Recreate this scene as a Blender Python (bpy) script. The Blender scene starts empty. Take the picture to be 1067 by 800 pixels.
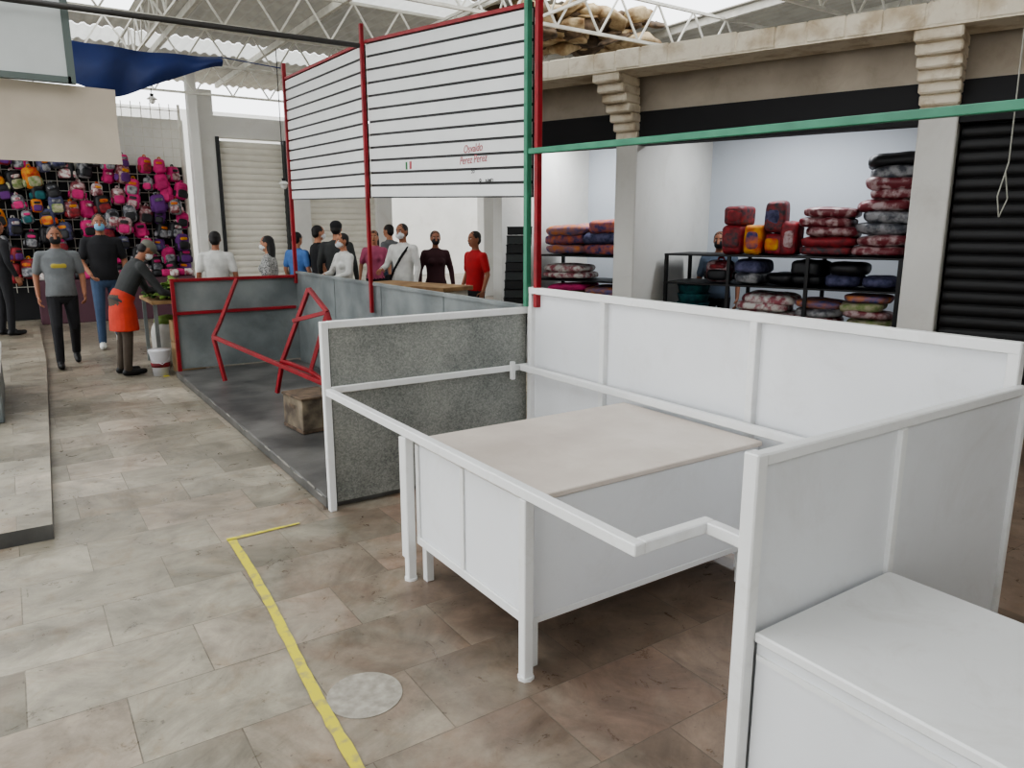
import bpy, bmesh, math, random
from mathutils import Vector, Matrix, Euler, Quaternion
from mathutils.bvhtree import BVHTree
random.seed(7)
V=Vector
scene=bpy.context.scene
scene.view_settings.view_transform='AgX';scene.view_settings.look='AgX - Medium High Contrast';scene.view_settings.exposure=-.08
# ------------------------------------------------------------------ materials
def lin(c):
    o=[]
    for x in c[:3]:
        x=x/255.
        o.append(x/12.92 if x<=.04045 else ((x+.055)/1.055)**2.4)
    return (o[0],o[1],o[2],1)
_mc={}
def M(name,col,rough=.6,metal=0.,col2=None,scale=4.,var=.12,bump=0.,bscale=None,detail=4,stops=(.35,.7)):
    if name in _mc: return _mc[name]
    m=bpy.data.materials.new(name);m.use_nodes=True
    nt=m.node_tree;b=nt.nodes['Principled BSDF']
    b.inputs['Roughness'].default_value=rough;b.inputs['Metallic'].default_value=metal
    tc=nt.nodes.new('ShaderNodeTexCoord')
    nz=nt.nodes.new('ShaderNodeTexNoise');nz.inputs['Scale'].default_value=scale;nz.inputs['Detail'].default_value=detail
    nt.links.new(tc.outputs['Object'],nz.inputs['Vector'])
    cr=nt.nodes.new('ShaderNodeValToRGB')
    c1=lin(col);c2=lin(col2) if col2 else tuple([c1[i]*(1-var) for i in range(3)]+[1])
    cr.color_ramp.elements[0].color=c2;cr.color_ramp.elements[0].position=stops[0]
    cr.color_ramp.elements[1].color=c1;cr.color_ramp.elements[1].position=stops[1]
    nt.links.new(nz.outputs['Fac'],cr.inputs['Fac']);nt.links.new(cr.outputs['Color'],b.inputs['Base Color'])
    if bump:
        n2=nt.nodes.new('ShaderNodeTexNoise');n2.inputs['Scale'].default_value=bscale or scale*4;n2.inputs['Detail'].default_value=4
        nt.links.new(tc.outputs['Object'],n2.inputs['Vector'])
        bp=nt.nodes.new('ShaderNodeBump');bp.inputs['Strength'].default_value=bump;bp.inputs['Distance'].default_value=.02
        nt.links.new(n2.outputs['Fac'],bp.inputs['Height']);nt.links.new(bp.outputs['Normal'],b.inputs['Normal'])
    _mc[name]=m;return m
def grime(m,amt=.25,scale=3.,tint=(.62,.57,.50)):
    """multiply thin uneven dirt over the base colour"""
    nt=m.node_tree;N=nt.nodes;L=nt.links;b=N['Principled BSDF'];src=b.inputs['Base Color'].links[0].from_socket
    tc=N.new('ShaderNodeTexCoord');n=N.new('ShaderNodeTexNoise');n.inputs['Scale'].default_value=scale;n.inputs['Detail'].default_value=10;n.inputs['Roughness'].default_value=.72;n.inputs['Distortion'].default_value=.6
    L.new(tc.outputs['Object'],n.inputs['Vector'])
    r=N.new('ShaderNodeMapRange');r.inputs[1].default_value=.52;r.inputs[2].default_value=.75;r.inputs[3].default_value=0;r.inputs[4].default_value=amt;L.new(n.outputs['Fac'],r.inputs[0])
    mx=N.new('ShaderNodeMix');mx.data_type='RGBA';mx.blend_type='MULTIPLY';L.new(r.outputs[0],mx.inputs[0]);L.new(src,mx.inputs[6]);mx.inputs[7].default_value=(*tint,1)
    L.new(mx.outputs[2],b.inputs['Base Color']);return m
def floor_mat():
    m=bpy.data.materials.new('marble_tiles');m.use_nodes=True;nt=m.node_tree;N=nt.nodes;L=nt.links
    b=N['Principled BSDF'];tc=N.new('ShaderNodeTexCoord')
    br=N.new('ShaderNodeTexBrick');br.offset=.5
    br.inputs['Scale'].default_value=1;br.inputs['Brick Width'].default_value=.6;br.inputs['Row Height'].default_value=.4
    br.inputs['Mortar Size'].default_value=.003;br.inputs['Mortar Smooth'].default_value=.6
    br.inputs['Color1'].default_value=(0,0,0,1);br.inputs['Color2'].default_value=(1,1,1,1);br.inputs['Mortar'].default_value=(.5,.5,.5,1)
    mp=N.new('ShaderNodeMapping');mp.inputs['Location'].default_value=(.13,.07,0)
    L.new(tc.outputs['Object'],mp.inputs['Vector']);L.new(mp.outputs['Vector'],br.inputs['Vector'])
    cr=N.new('ShaderNodeValToRGB');e=cr.color_ramp.elements
    e[0].color=lin((134,128,114));e[0].position=0;e[1].color=lin((186,179,163));e[1].position=1
    x=cr.color_ramp.elements.new(.3);x.color=lin((172,165,149))
    x=cr.color_ramp.elements.new(.6);x.color=lin((148,142,127))
    x=cr.color_ramp.elements.new(.8);x.color=lin((168,156,140))
    L.new(br.outputs['Color'],cr.inputs['Fac'])
    off=N.new('ShaderNodeVectorMath');off.operation='MULTIPLY_ADD';off.inputs[1].default_value=(5,3,3)
    L.new(br.outputs['Color'],off.inputs[0]);L.new(tc.outputs['Object'],off.inputs[2])
    def noise(sc,det,dist,rough=.6,vec=None):
        n=N.new('ShaderNodeTexNoise');n.inputs['Scale'].default_value=sc;n.inputs['Detail'].default_value=det;n.inputs['Distortion'].default_value=dist;n.inputs['Roughness'].default_value=rough
        L.new(vec or off.outputs[0],n.inputs['Vector']);return n
    def rng(src,a,b_,c,d):
        r=N.new('ShaderNodeMapRange');r.inputs[1].default_value=a;r.inputs[2].default_value=b_;r.inputs[3].default_value=c;r.inputs[4].default_value=d
        L.new(src,r.inputs[0]);return r.outputs[0]
    def math_(op,a,b_):
        n=N.new('ShaderNodeMath');n.operation=op;L.new(a,n.inputs[0])
        if isinstance(b_,float): n.inputs[1].default_value=b_
        else: L.new(b_,n.inputs[1])
        return n.outputs[0]
    n1=noise(2.0,11,2.2,.68)
    v=rng(n1.outputs['Fac'],.30,.62,.62,1.10)
    n4=noise(7,9,1.0,.78,tc.outputs['Object']);v4=rng(n4.outputs['Fac'],.36,.58,.84,1.04)
    n3=noise(.7,7,.6,.65,tc.outputs['Object']);v3=rng(n3.outputs['Fac'],.38,.6,.68,1.06)
    tot=math_('MULTIPLY',math_('MULTIPLY',v,v4),v3)
    sc=N.new('ShaderNodeVectorMath');sc.operation='SCALE';L.new(cr.outputs['Color'],sc.inputs[0]);L.new(tot,sc.inputs['Scale'])
    nb=noise(2.6,9,2.0,.7);vb=rng(nb.outputs['Fac'],.52,.66,0,.55)
    brn=N.new('ShaderNodeMix');brn.data_type='RGBA';brn.blend_type='MULTIPLY';L.new(vb,brn.inputs[0]);L.new(sc.outputs[0],brn.inputs[6]);brn.inputs[7].default_value=(.82,.71,.60,1)
    n2=noise(1.5,7,1.2)
    sx=N.new('ShaderNodeSeparateXYZ');L.new(tc.outputs['Object'],sx.inputs[0])
    a1=math_('ADD',n2.outputs['Fac'],rng(sx.outputs['X'],.2,2.0,-.18,.26))
    a2=math_('ADD',a1,rng(sx.outputs['Y'],3.2,6.,0,-.3))
    fac=rng(a2,.40,.68,0,1)
    redm=N.new('ShaderNodeVectorMath');redm.operation='MULTIPLY';L.new(brn.outputs[2],redm.inputs[0]);redm.inputs[1].default_value=(.76,.62,.59)
    mx=N.new('ShaderNodeMix');mx.data_type='RGBA';L.new(fac,mx.inputs[0]);L.new(brn.outputs[2],mx.inputs[6]);L.new(redm.outputs[0],mx.inputs[7])
    gr=math_('MULTIPLY',br.outputs['Fac'],rng(n4.outputs['Fac'],.35,.6,.95,.3))
    mo=N.new('ShaderNodeMix');mo.data_type='RGBA';L.new(gr,mo.inputs[0]);L.new(mx.outputs[2],mo.inputs[6]);mo.inputs[7].default_value=lin((88,80,68))
    n5=noise(34,3,0,.5,tc.outputs['Object']);sp=rng(n5.outputs['Fac'],.68,.73,1.0,.62)
    fin=N.new('ShaderNodeVectorMath');fin.operation='SCALE';L.new(mo.outputs[2],fin.inputs[0]);L.new(sp,fin.inputs['Scale'])
    L.new(fin.outputs[0],b.inputs['Base Color'])
    L.new(rng(n4.outputs['Fac'],.3,.7,.22,.48),b.inputs['Roughness'])
    bp=N.new('ShaderNodeBump');bp.inputs['Strength'].default_value=.25;bp.inputs['Distance'].default_value=.004;bp.invert=True
    L.new(br.outputs['Fac'],bp.inputs['Height']);L.new(bp.outputs['Normal'],b.inputs['Normal'])
    return m
def galv_mat():
    m=bpy.data.materials.new('galvanised_sheet');m.use_nodes=True;nt=m.node_tree;N=nt.nodes;L=nt.links
    b=N['Principled BSDF'];tc=N.new('ShaderNodeTexCoord')
    vo=N.new('ShaderNodeTexVoronoi');vo.inputs['Scale'].default_value=120;L.new(tc.outputs['Object'],vo.inputs['Vector'])
    nz=N.new('ShaderNodeTexNoise');nz.inputs['Scale'].default_value=3;nz.inputs['Detail'].default_value=6;L.new(tc.outputs['Object'],nz.inputs['Vector'])
    a=N.new('ShaderNodeSeparateColor');L.new(vo.outputs['Color'],a.inputs[0])
    ad=N.new('ShaderNodeMath');ad.operation='MULTIPLY_ADD';ad.inputs[1].default_value=.4;L.new(a.outputs[0],ad.inputs[0]);L.new(nz.outputs['Fac'],ad.inputs[2])
    cr=N.new('ShaderNodeValToRGB');cr.color_ramp.elements[0].position=.3;cr.color_ramp.elements[0].color=lin((98,102,100));cr.color_ramp.elements[1].position=1;cr.color_ramp.elements[1].color=lin((160,161,155))
    L.new(ad.outputs[0],cr.inputs['Fac']);L.new(cr.outputs['Color'],b.inputs['Base Color'])
    b.inputs['Metallic'].default_value=.3;b.inputs['Roughness'].default_value=.5
    return m
def translucent(m,fac,col):
    nt=m.node_tree;N=nt.nodes;L=nt.links;b=N['Principled BSDF'];out=N['Material Output']
    t=N.new('ShaderNodeBsdfTranslucent');t.inputs['Color'].default_value=col
    mx=N.new('ShaderNodeMixShader');mx.inputs[0].default_value=fac
    L.new(b.outputs[0],mx.inputs[1]);L.new(t.outputs[0],mx.inputs[2]);L.new(mx.outputs[0],out.inputs['Surface']);return m
WHITE=grime(M('white_painted_steel',(228,229,228),.38,var=.08,scale=2.5,bump=.02),.35,5)
WHITE2=grime(M('white_panel',(224,226,228),.42,var=.08,scale=1.3,detail=7),.25,2.2)
CTOP=grime(M('worn_white_top',(214,205,195),.45,col2=(186,175,165),scale=2,detail=8),.3,4)
GALV=galv_mat()
GREY=grime(M('grey_sheet_metal',(140,146,145),.5,.2,col2=(104,110,111),scale=2.5,detail=7),.4,4)
RED=M('red_enamel',(150,28,38),.45,var=.35,scale=8,detail=8)
GREEN=M('green_enamel',(66,138,108),.45,var=.3,scale=6,detail=8)
DARKC=grime(M('dark_wet_concrete',(112,111,108),.40,col2=(64,64,64),scale=2.2,detail=9,bump=.15),.4,6)
PALE=M('pale_concrete',(160,158,150),.8,col2=(110,108,102),scale=6)
BLACK=M('black_paint',(20,20,22),.5,var=.3)
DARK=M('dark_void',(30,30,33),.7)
WALLW=grime(M('white_plaster',(222,221,216),.8,var=.1,scale=1.2,bump=.05),.3,2)
WALLB=M('bluish_plaster',(200,206,213),.8,var=.06,scale=1)
CREAM=grime(M('aged_cream_brick',(234,225,206),.85,col2=(200,184,158),scale=4,detail=9,bump=.6,bscale=16,stops=(.32,.5)),.75,5,(.5,.4,.3))
BEIGE=grime(M('beige_wall',(200,190,174),.85,col2=(172,162,147),scale=2),.4,3)
SHUT=M('shutter_cream',(230,226,214),.5,var=.08)
ROOFM=translucent(grime(M('roof_sheet',(168,162,146),.6,.0,col2=(124,117,102),scale=1.2,detail=8),.7,2,(.6,.5,.4)),.045,(.85,.84,.75,1))
CLEAR=translucent(M('translucent_roof_sheet',(220,220,210),.5,var=.2),.35,(.95,.96,.92,1))
TRUSS=grime(M('truss_paint',(222,220,210),.6,var=.2,scale=6),.5,8)
RUST=M('rusty_steel',(124,104,84),.8,col2=(66,56,46),scale=9,detail=8,bump=.3)
BOXM=M('dirty_box',(140,128,108),.8,col2=(74,65,56),scale=7,detail=8)
BLUE=M('blue_tarp',(28,48,104),.6,var=.35,scale=3,bump=.2)
YEL=M('yellow_line_paint',(206,196,64),.7,col2=(170,160,100),scale=18,detail=9,stops=(.36,.5))
WOOD=M('wood_plank',(170,140,100),.7,col2=(130,100,70),scale=5)
SIGNG=M('sign_grey',(186,190,188),.6,var=.08)
SIGNB=M('sign_beige',(194,184,168),.7,col2=(174,163,148),scale=2)
# ------------------------------------------------------------------ mesh builder
class MB:
    def __init__(s,name,mats,X=None):
        s.name=name;s.mats=mats;s.v=[];s.f=[];s.m=[];s.sm=[];s.X=X
    def add(s,vs,fs,mi=0,smooth=False):
        o=len(s.v);s.v+= [V(p) for p in vs]
        for f in fs: s.f.append([i+o for i in f]);s.m.append(mi);s.sm.append(smooth)
    def bm(s,bm,mi,smooth=False):
        bm.verts.ensure_lookup_table()
        s.add([v.co.copy() for v in bm.verts],[[v.index for v in f.verts] for f in bm.faces],mi,smooth);bm.free()
    def obox(s,c,size,rot=None,mi=0,bev=0.,seg=1):
        bm=bmesh.new();bmesh.ops.create_cube(bm,size=1)
        bmesh.ops.scale(bm,vec=V(size),verts=bm.verts)
        if bev: bmesh.ops.bevel(bm,geom=bm.edges[:],offset=bev,segments=seg,affect='EDGES',profile=.5)
        R=Matrix.Identity(4)
        if rot is not None: R=(rot.to_matrix() if not isinstance(rot,Matrix) else rot).to_4x4()
        bmesh.ops.transform(bm,matrix=Matrix.Translation(V(c))@R,verts=bm.verts)
        bm.verts.index_update();s.bm(bm,mi)
    def box(s,x0,x1,y0,y1,z0,z1,mi=0,bev=0.):
        s.obox(((x0+x1)/2,(y0+y1)/2,(z0+z1)/2),(abs(x1-x0),abs(y1-y0),abs(z1-z0)),None,mi,bev)
    def beam(s,p,q,w,h,mi=0,bev=0.,up=(0,0,1)):
        p=V(p);q=V(q);d=q-p;y=d.normalized();u=V(up)
        if abs(y.dot(u))>.98: u=V((1,0,0))
        x=y.cross(u).normalized();z=x.cross(y)
        R=Matrix((x,y,z)).transposed()
        s.obox((p+q)/2,(w,d.length,h),R,mi,bev)
    def cyl(s,p,q,r1,r2=None,mi=0,n=12,smooth=True,caps=True):
        r2=r1 if r2 is None else r2
        p=V(p);q=V(q);d=(q-p).normalized();u=V((0,0,1)) if abs(d.z)<.9 else V((1,0,0))
        x=d.cross(u).normalized();y=d.cross(x)
        vs=[]
        for c,r in((p,r1),(q,r2)):
            for i in range(n):
                a=2*math.pi*i/n;vs.append(c+x*math.cos(a)*r+y*math.sin(a)*r)
        s.add(vs,[[i,(i+1)%n,n+(i+1)%n,n+i] for i in range(n)],mi,smooth)
        if caps: s.add(vs[:n],[list(range(n))[::-1]],mi);s.add(vs[n:],[list(range(n))],mi)
    def path(s,pts,r,mi=0,n=6):
        for a,b in zip(pts[:-1],pts[1:]): s.cyl(a,b,r,r,mi,n)
    def sup(s,c,r,e=1.,mi=0,rot=None,nu=14,nv=9,fn=None):
        def sp(x): return math.copysign(abs(x)**e,x)
        R=rot.to_matrix() if rot is not None and not isinstance(rot,Matrix) else (rot or Matrix.Identity(3))
        c=V(c);vs=[];fs=[]
        for j in range(1,nv):
            t=-math.pi/2+math.pi*j/nv
            for i in range(nu):
                a=2*math.pi*i/nu+math.pi/nu
                p=V((r[0]*sp(math.cos(t))*sp(math.cos(a)),r[1]*sp(math.cos(t))*sp(math.sin(a)),r[2]*sp(math.sin(t))))
                if fn: p=fn(p)
                vs.append(c+R@p)
        b=V((0,0,-r[2]));t_=V((0,0,r[2]))
        if fn:b=fn(b);t_=fn(t_)
        vs+= [c+R@b,c+R@t_];k=len(vs)
        for j in range(nv-2):
            for i in range(nu): fs.append([j*nu+i,j*nu+(i+1)%nu,(j+1)*nu+(i+1)%nu,(j+1)*nu+i])
        for i in range(nu):
            fs.append([k-2,(i+1)%nu,i]);fs.append([k-1,(nv-2)*nu+i,(nv-2)*nu+(i+1)%nu])
        s.add(vs,fs,mi,True)
    def loft(s,rings,mi=0,n=16,T=None):
        vs=[];fs=[]
        for (cx,cy,cz,rx,ry) in rings:
            for i in range(n):
                a=2*math.pi*i/n
                p=V((cx+rx*math.cos(a),cy+ry*math.sin(a),cz))
                vs.append(T(p) if T else p)
        for j in range(len(rings)-1):
            for i in range(n): fs.append([j*n+i,j*n+(i+1)%n,(j+1)*n+(i+1)%n,(j+1)*n+i])
        fs.append(list(range(n))[::-1]);fs.append([ (len(rings)-1)*n+i for i in range(n)])
        s.add(vs,fs,mi,True)
    def cap(s,p,q,r1,r2,mi=0,n=10):
        s.cyl(p,q,r1,r2,mi,n);s.sup(p,(r1,)*3,1,mi,nu=n,nv=6);s.sup(q,(r2,)*3,1,mi,nu=n,nv=6)
    def mesh(s):
        me=bpy.data.meshes.new(s.name)
        me.from_pydata([tuple(p) for p in s.v],[],s.f)
        for m in s.mats: me.materials.append(m)
        for p,mi,sm in zip(me.polygons,s.m,s.sm): p.material_index=mi;p.use_smooth=sm
        me.update();return me
    def build(s,parent=None,name=None):
        o=bpy.data.objects.new(name or s.name,s.mesh());scene.collection.objects.link(o)
        if s.X: o.matrix_world=s.X
        if parent: o.parent=parent
        return o
def empty(name,loc=(0,0,0)):
    o=bpy.data.objects.new(name,None);scene.collection.objects.link(o);o.empty_display_size=.1;return o
def shutter(mb,x0,x1,z0,z1,y,mi=0,pitch=.09,d=.018):
    n=int((z1-z0)/pitch);vs=[];fs=[];k=6
    for i in range(n*k+1):
        t=i/k;z=z0+(z1-z0)*i/(n*k);yy=y-d*abs(math.sin(math.pi*t))**.6
        vs+=[(x0,yy,z),(x1,yy,z)]
    for i in range(n*k): fs.append([2*i,2*i+1,2*i+3,2*i+2])
    mb.add(vs,fs,mi,False)
def corr(mb,x0,x1,y0,y1,z,pitch=.16,amp=.022,mi=0):
    n=int((x1-x0)/pitch*4);vs=[];fs=[]
    for i in range(n+1):
        x=x0+(x1-x0)*i/n;zz=z+amp*math.sin(2*math.pi*(x/pitch))
        vs+=[(x,y0,zz),(x,y1,zz)]
    for i in range(n): fs.append([2*i,2*i+2,2*i+3,2*i+1])
    mb.add(vs,fs,mi,True)
# ------------------------------------------------------------------ floor
mb=MB('floor',[floor_mat()]);mb.add([(-14,-10,0),(26,-10,0),(26,34,0),(-14,34,0)],[[0,1,2,3]]);mb.build()
mb=MB('floor_marking_line',[YEL])
pts=[(.74,1.2),(.72,1.93),(.735,2.3),(.755,2.61),(.79,3.1),(.81,3.44),(.825,3.94)]
w=.021;vs=[];fs=[]
random.seed(1)
pp=[]
for (a,b) in zip(pts[:-1],pts[1:]):
    for i in range(6): pp.append((a[0]+(b[0]-a[0])*i/6,a[1]+(b[1]-a[1])*i/6))
pp.append(pts[-1])
for i,(x,y) in enumerate(pp): vs+=[(x-w+random.uniform(-.003,.003),y,.004),(x+w+random.uniform(-.003,.003),y,.004)]
for i in range(len(pp)-1): fs.append([2*i,2*i+1,2*i+3,2*i+2])
mb.add(vs,fs);mb.add([(.80,3.93,.004),(1.2,3.95,.004),(1.2,3.97,.004),(.80,3.965,.004)],[[0,1,2,3]])
mb.add([(1.3,8.95,.004),(1.36,8.95,.004),(1.36,9.8,.004),(1.3,9.8,.004)],[[0,1,2,3]])
mb.build()
MH=M('round_cover',(172,167,156),.6,col2=(142,137,126),scale=26,detail=7)
mb=MB('manhole_cover',[MH,PALE]);mb.cyl((.885,2.27,-.01),(.885,2.27,.003),.135,.135,0,40);mb.build()
mb=MB('platform_step',[bpy.data.materials['marble_tiles'],DARKC])
a=[(-6,4.49),(.03,4.49),(.23,10.23),(.30,15.0),(-6,15.0)]
mb.add([(x,y,.085) for x,y in a],[[0,1,2,3,4]],0)
n=len(a)
mb.add([(x,y,0) for x,y in a]+[(x,y,.085) for x,y in a],[[i,(i+1)%n,n+(i+1)%n,n+i] for i in range(n)],1);mb.build()
# ------------------------------------------------------------------ white stall (foreground)
W=.042
mb=MB('market_stall',[WHITE,WHITE2,GALV])
x0,x1,y0=1.43,2.84,4.04
mb.box(x0+.03,x1-.02,y0-.006,y0+.006,.05,1.10,2)
mb.box(x0-W/2,x0+W/2,y0-W/2,y0+W/2,0,1.13,0,.004)
mb.box(x0+W/2,x1,y0-W/2,y0+W/2,1.09,1.132,0,.004)
mb.box(x0+W/2,x1,y0-W/2-.012,y0-.012+W/2-.02,.715,.755,0,.004)
mb.box(x1-.16,x1-.13,y0-.05,y0-.02,.66,.78,0,.003)
mb.box(x0-W/2,x0+W/2,1.458,4.0,.71,.75,0,.004)
mb.box(x0+W/2,1.752,1.459,1.50,.7105,.7505,0,.004)
mb.box(1.71,1.751,1.10,1.459,.711,.751,0,.004)
for yy in (2.99,2.03): mb.box(x0-W/2-.004,x0+W/2-.004,yy-W/2,yy+W/2,0,.709,0,.004);mb.cyl((x0-.004,yy,0),(x0-.004,yy,.012),.032,.032,0,8)
mb.box(x0-W/2+.002,x0+W/2-.002,2.97,3.05,.1,.7,0,.003)
xb=2.84
mb.box(xb+.004,xb+.012,1.12,3.98,.05,1.24,1)
for yy in (3.98,3.25,2.19,1.11): mb.box(xb-.03,xb+.01,yy-W/2,yy+W/2,0,1.26,0,.004)
mb.box(xb-.032,xb+.012,1.09,4.0,1.225,1.268,0,.004)
mb.box(xb-.034,xb+.004,1.13,3.97,.10,.14,0,.004)
mb.box(xb-.09,xb-.05,1.12,4.0,.715,.755,0,.004)
yp=1.08
mb.box(1.44,2.82,yp-.008,yp+.012,.2,1.10,1)
mb.box(1.41,1.45,yp-.022,yp+.022,0,1.125,0,.004)
mb.box(1.45,2.84,yp-.018,yp+.018,1.09,1.122,0,.004)
mb.box(2.045,2.075,yp-.022,yp-.006,.64,1.09,0,.002)
mb.box(2.82,2.85,yp-.022,yp+.022,0,1.10,0,.004)
mb.box(1.45,2.82,yp-.018,yp+.018,.19,.22,0,.003)
mb.build()
mb=MB('display_counter',[WHITE2,CTOP,WHITE])
bx0,bx1,by0,by1=1.462,2.74,2.06,2.965
mb.box(bx0,bx1,by0,by1,.20,.675,0,.004)
mb.box(bx0-.006,bx1+.010,by0-.012,by1+.008,.676,.70,1,.004)
for yy in (by0+.012,by1-.012,(by0+by1)/2+.03): mb.box(bx0-.010,bx0,yy-.014,yy+.014,.2,.675,2,.002)
mb.box(bx0-.012,bx0,by0,by1,.185,.225,2,.003)
for (xx,yy) in ((bx1-.03,by0+.03),(bx1-.03,by1-.03),(bx0+.03,by0+.03),(bx0+.03,by1-.03)): mb.box(xx-.02,xx+.02,yy-.02,yy+.02,0,.2,2,.003)
mb.box(bx0-.006,bx1,by0-.003,by0,.19,.215,2)
mb.build()
mb=MB('counter_cabinet',[WHITE2,WHITE,CTOP])
mb.box(1.452,2.04,-.6,1.056,.10,.63,0,.003)
mb.box(1.44,2.05,-.61,1.057,.632,.66,1,.005)
mb.box(1.446,1.452,-.6,1.05,.585,.60,1)
for xx in (1.48,2.0):
    for yy in (-.55,1.0): mb.box(xx-.02,xx+.02,yy-.02,yy+.02,0,.1,1)
mb.build()
# ------------------------------------------------------------------ grey stall
st=empty('market_stall.001')
random.seed(4)
mb=MB('platform',[DARKC,PALE]);mb.box(1.41,2.8,4.09,8.86,0,.075,0,.006)
yy=4.2
while yy<8.7:
    l=random.uniform(.03,.3);mb.obox((1.4085,yy,.07+random.uniform(-.01,.006)),(.01,l,random.uniform(.004,.010)),Euler((random.uniform(-.06,.06),0,0)),1);yy+=l+random.uniform(.02,.5)
mb.build(st)
mb=MB('sheet_walls',[GREY]);mb.box(2.832,2.85,4.07,8.86,.0,1.12,0);mb.box(1.45,2.83,8.852,8.862,.09,1.07,0)
mb.beam((2.835,4.07,1.13),(2.835,8.86,1.13),.05,.025,0)
for y in (5.2,6.4,7.6): mb.box(2.826,2.832,y-.012,y+.012,.08,1.12)
mb.build(st)
mb=MB('red_frame',[RED])
mb.box(1.43,1.47,8.81,8.85,.07,1.10,0,.004);mb.box(1.47,2.8,8.81,8.85,1.065,1.10,0,.004);mb.box(1.47,2.8,8.81,8.85,.70,.735,0,.004)
mb.build(st)
def trestle(name,pts,edges):
    mb=MB(name,[RED])
    for a,b in edges: mb.beam(pts[a],pts[b],.036,.036,0,.003)
    return mb.build()
P={'a':(2.11,8.72,1.08),'b':(1.81,8.3,.67),'c':(1.66,8.0,.545),'d':(2.19,6.1,.30),'e':(2.22,6.6,1.11),'f':(2.03,6.9,.42),'g':(2.31,6.4,.91),'h':(2.16,6.5,.37),'i':(2.11,6.75,.81),'j':(2.25,6.05,.09),'k':(1.99,7.0,.10),'l':(1.72,7.9,.09),'m':(2.5,6.3,.10)}
trestle('trestle_frame',P,[('a','b'),('b','c'),('c','d'),('c','l'),('d','j')])
trestle('trestle_frame',P,[('e','f'),('g','h'),('i','g'),('f','h'),('e','g'),('f','k'),('h','d'),('g','m')])
mb=MB('rusty_metal_box',[BOXM,RUST])
R=Euler((0,0,math.radians(6)));c=V((1.87,5.68,.215))
mb.obox(c,(.30,.36,.27),R,0,.008,2)
mb.obox(c+V((0,0,.138)),(.315,.375,.02),R,1,.004)
mb.obox(c-V((0,0,.12)),(.306,.366,.03),R,1,.003)
mb.obox(c+R.to_matrix()@V((-.151,0,.06)),(.006,.1,.03),R,1);mb.build()
# ------------------------------------------------------------------ slat board
LINE=M('board_white',(214,216,215),.45,var=.06)
mb=MB('slatwall_sign_board',[LINE,BLACK,RED,GREEN])
ys=[3.96,6.55,8.83];zt=[2.97,3.235,3.28];zb=[1.84,1.915,1.965];xf=2.83
NS=12
for k in range(2):
    ya,yb=ys[k]+.03,ys[k+1]-.03;ta,tb=zt[k],zt[k+1];ba,bb=zb[k],zb[k+1]
    mb.add([(xf+.006,ya,ba),(xf+.006,yb,bb),(xf+.006,yb,tb),(xf+.006,ya,ta),(xf+.02,ya,ba),(xf+.02,yb,bb),(xf+.02,yb,tb),(xf+.02,ya,ta)],[[0,1,2,3],[4,7,6,5],[0,4,5,1],[3,2,6,7],[0,3,7,4],[1,5,6,2]],1)
    for i in range(NS):
        f0=i/NS+.008;f1=(i+1)/NS-.008
        za0,za1=ba+(ta-ba)*f0,ba+(ta-ba)*f1;zb0,zb1=bb+(tb-bb)*f0,bb+(tb-bb)*f1
        vs=[(xf-.006,ya,za0),(xf-.006,yb,zb0),(xf-.006,yb,zb1),(xf-.006,ya,za1),(xf+.008,ya,za0),(xf+.008,yb,zb0),(xf+.008,yb,zb1),(xf+.008,ya,za1)]
        mb.add(vs,[[0,3,2,1],[4,5,6,7],[0,1,5,4],[3,7,6,2],[0,4,7,3],[1,2,6,5]],0)
    mb.beam((xf,ya,ta+.015),(xf,yb,tb+.015),.03,.025,2)
mb.box(xf-.045,xf-.012,6.533,6.567,.86,3.40,2,.003)
mb.box(xf-.03,xf+.01,8.80,8.84,1.0,3.46,2,.003)
mb.box(xf-.02,xf+.02,3.90,3.935,1.14,3.5,2,.003)
mb.box(xf-.04,xf-.0,3.985,4.022,1.14,3.5,3,.003)
board=mb.build()
REDT=M('red_lettering',(176,84,92),.6);GRNT=M('green_lettering',(50,120,70),.6)
def text(body,y,z,size,mat,parent,shear=0):
    cu=bpy.data.curves.new('t','FONT');cu.body=body;cu.size=size;cu.align_x='CENTER';cu.extrude=.0005;cu.shear=shear
    o=bpy.data.objects.new('t',cu);scene.collection.objects.link(o);bpy.context.view_layer.update()
    me=bpy.data.meshes.new_from_object(o.evaluated_get(bpy.context.evaluated_depsgraph_get()));bpy.data.objects.remove(o)
    me.materials.clear();me.materials.append(mat)
    n=bpy.data.objects.new('lettering',me);scene.collection.objects.link(n)
    n.matrix_world=Matrix(((0,0,-1,xf-.0085),(-1,0,0,y),(0,1,0,z),(0,0,0,1)))
    n.parent=parent
text('Osvaldo',4.70,2.175,.078,REDT,board,.2);text('Perez Perez',4.70,2.10,.078,REDT,board,.2)
text('55',4.70,2.03,.05,BLACK,board);text('8',4.60,1.945,.06,BLACK,board);text('NMD',4.48,1.95,.045,BLACK,board)
mb=MB('flag_emblem',[GRNT,LINE,REDT])
for i in range(3): mb.box(xf-.0095,xf-.0065,5.78-.035*(i+1),5.78-.035*i,2.12,2.18,i)
mb.build(board)
mb=MB('green_crossbar',[GREEN]);mb.beam((2.81,3.975,2.12),(2.81,.2,2.015),.035,.035,0,.003);mb.box(2.79,2.83,.18,.22,0,2.03,0,.003)
mb.beam((2.79,3.98,3.06),(2.5,3.2,3.20),.03,.03,0)
mb.build()
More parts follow.
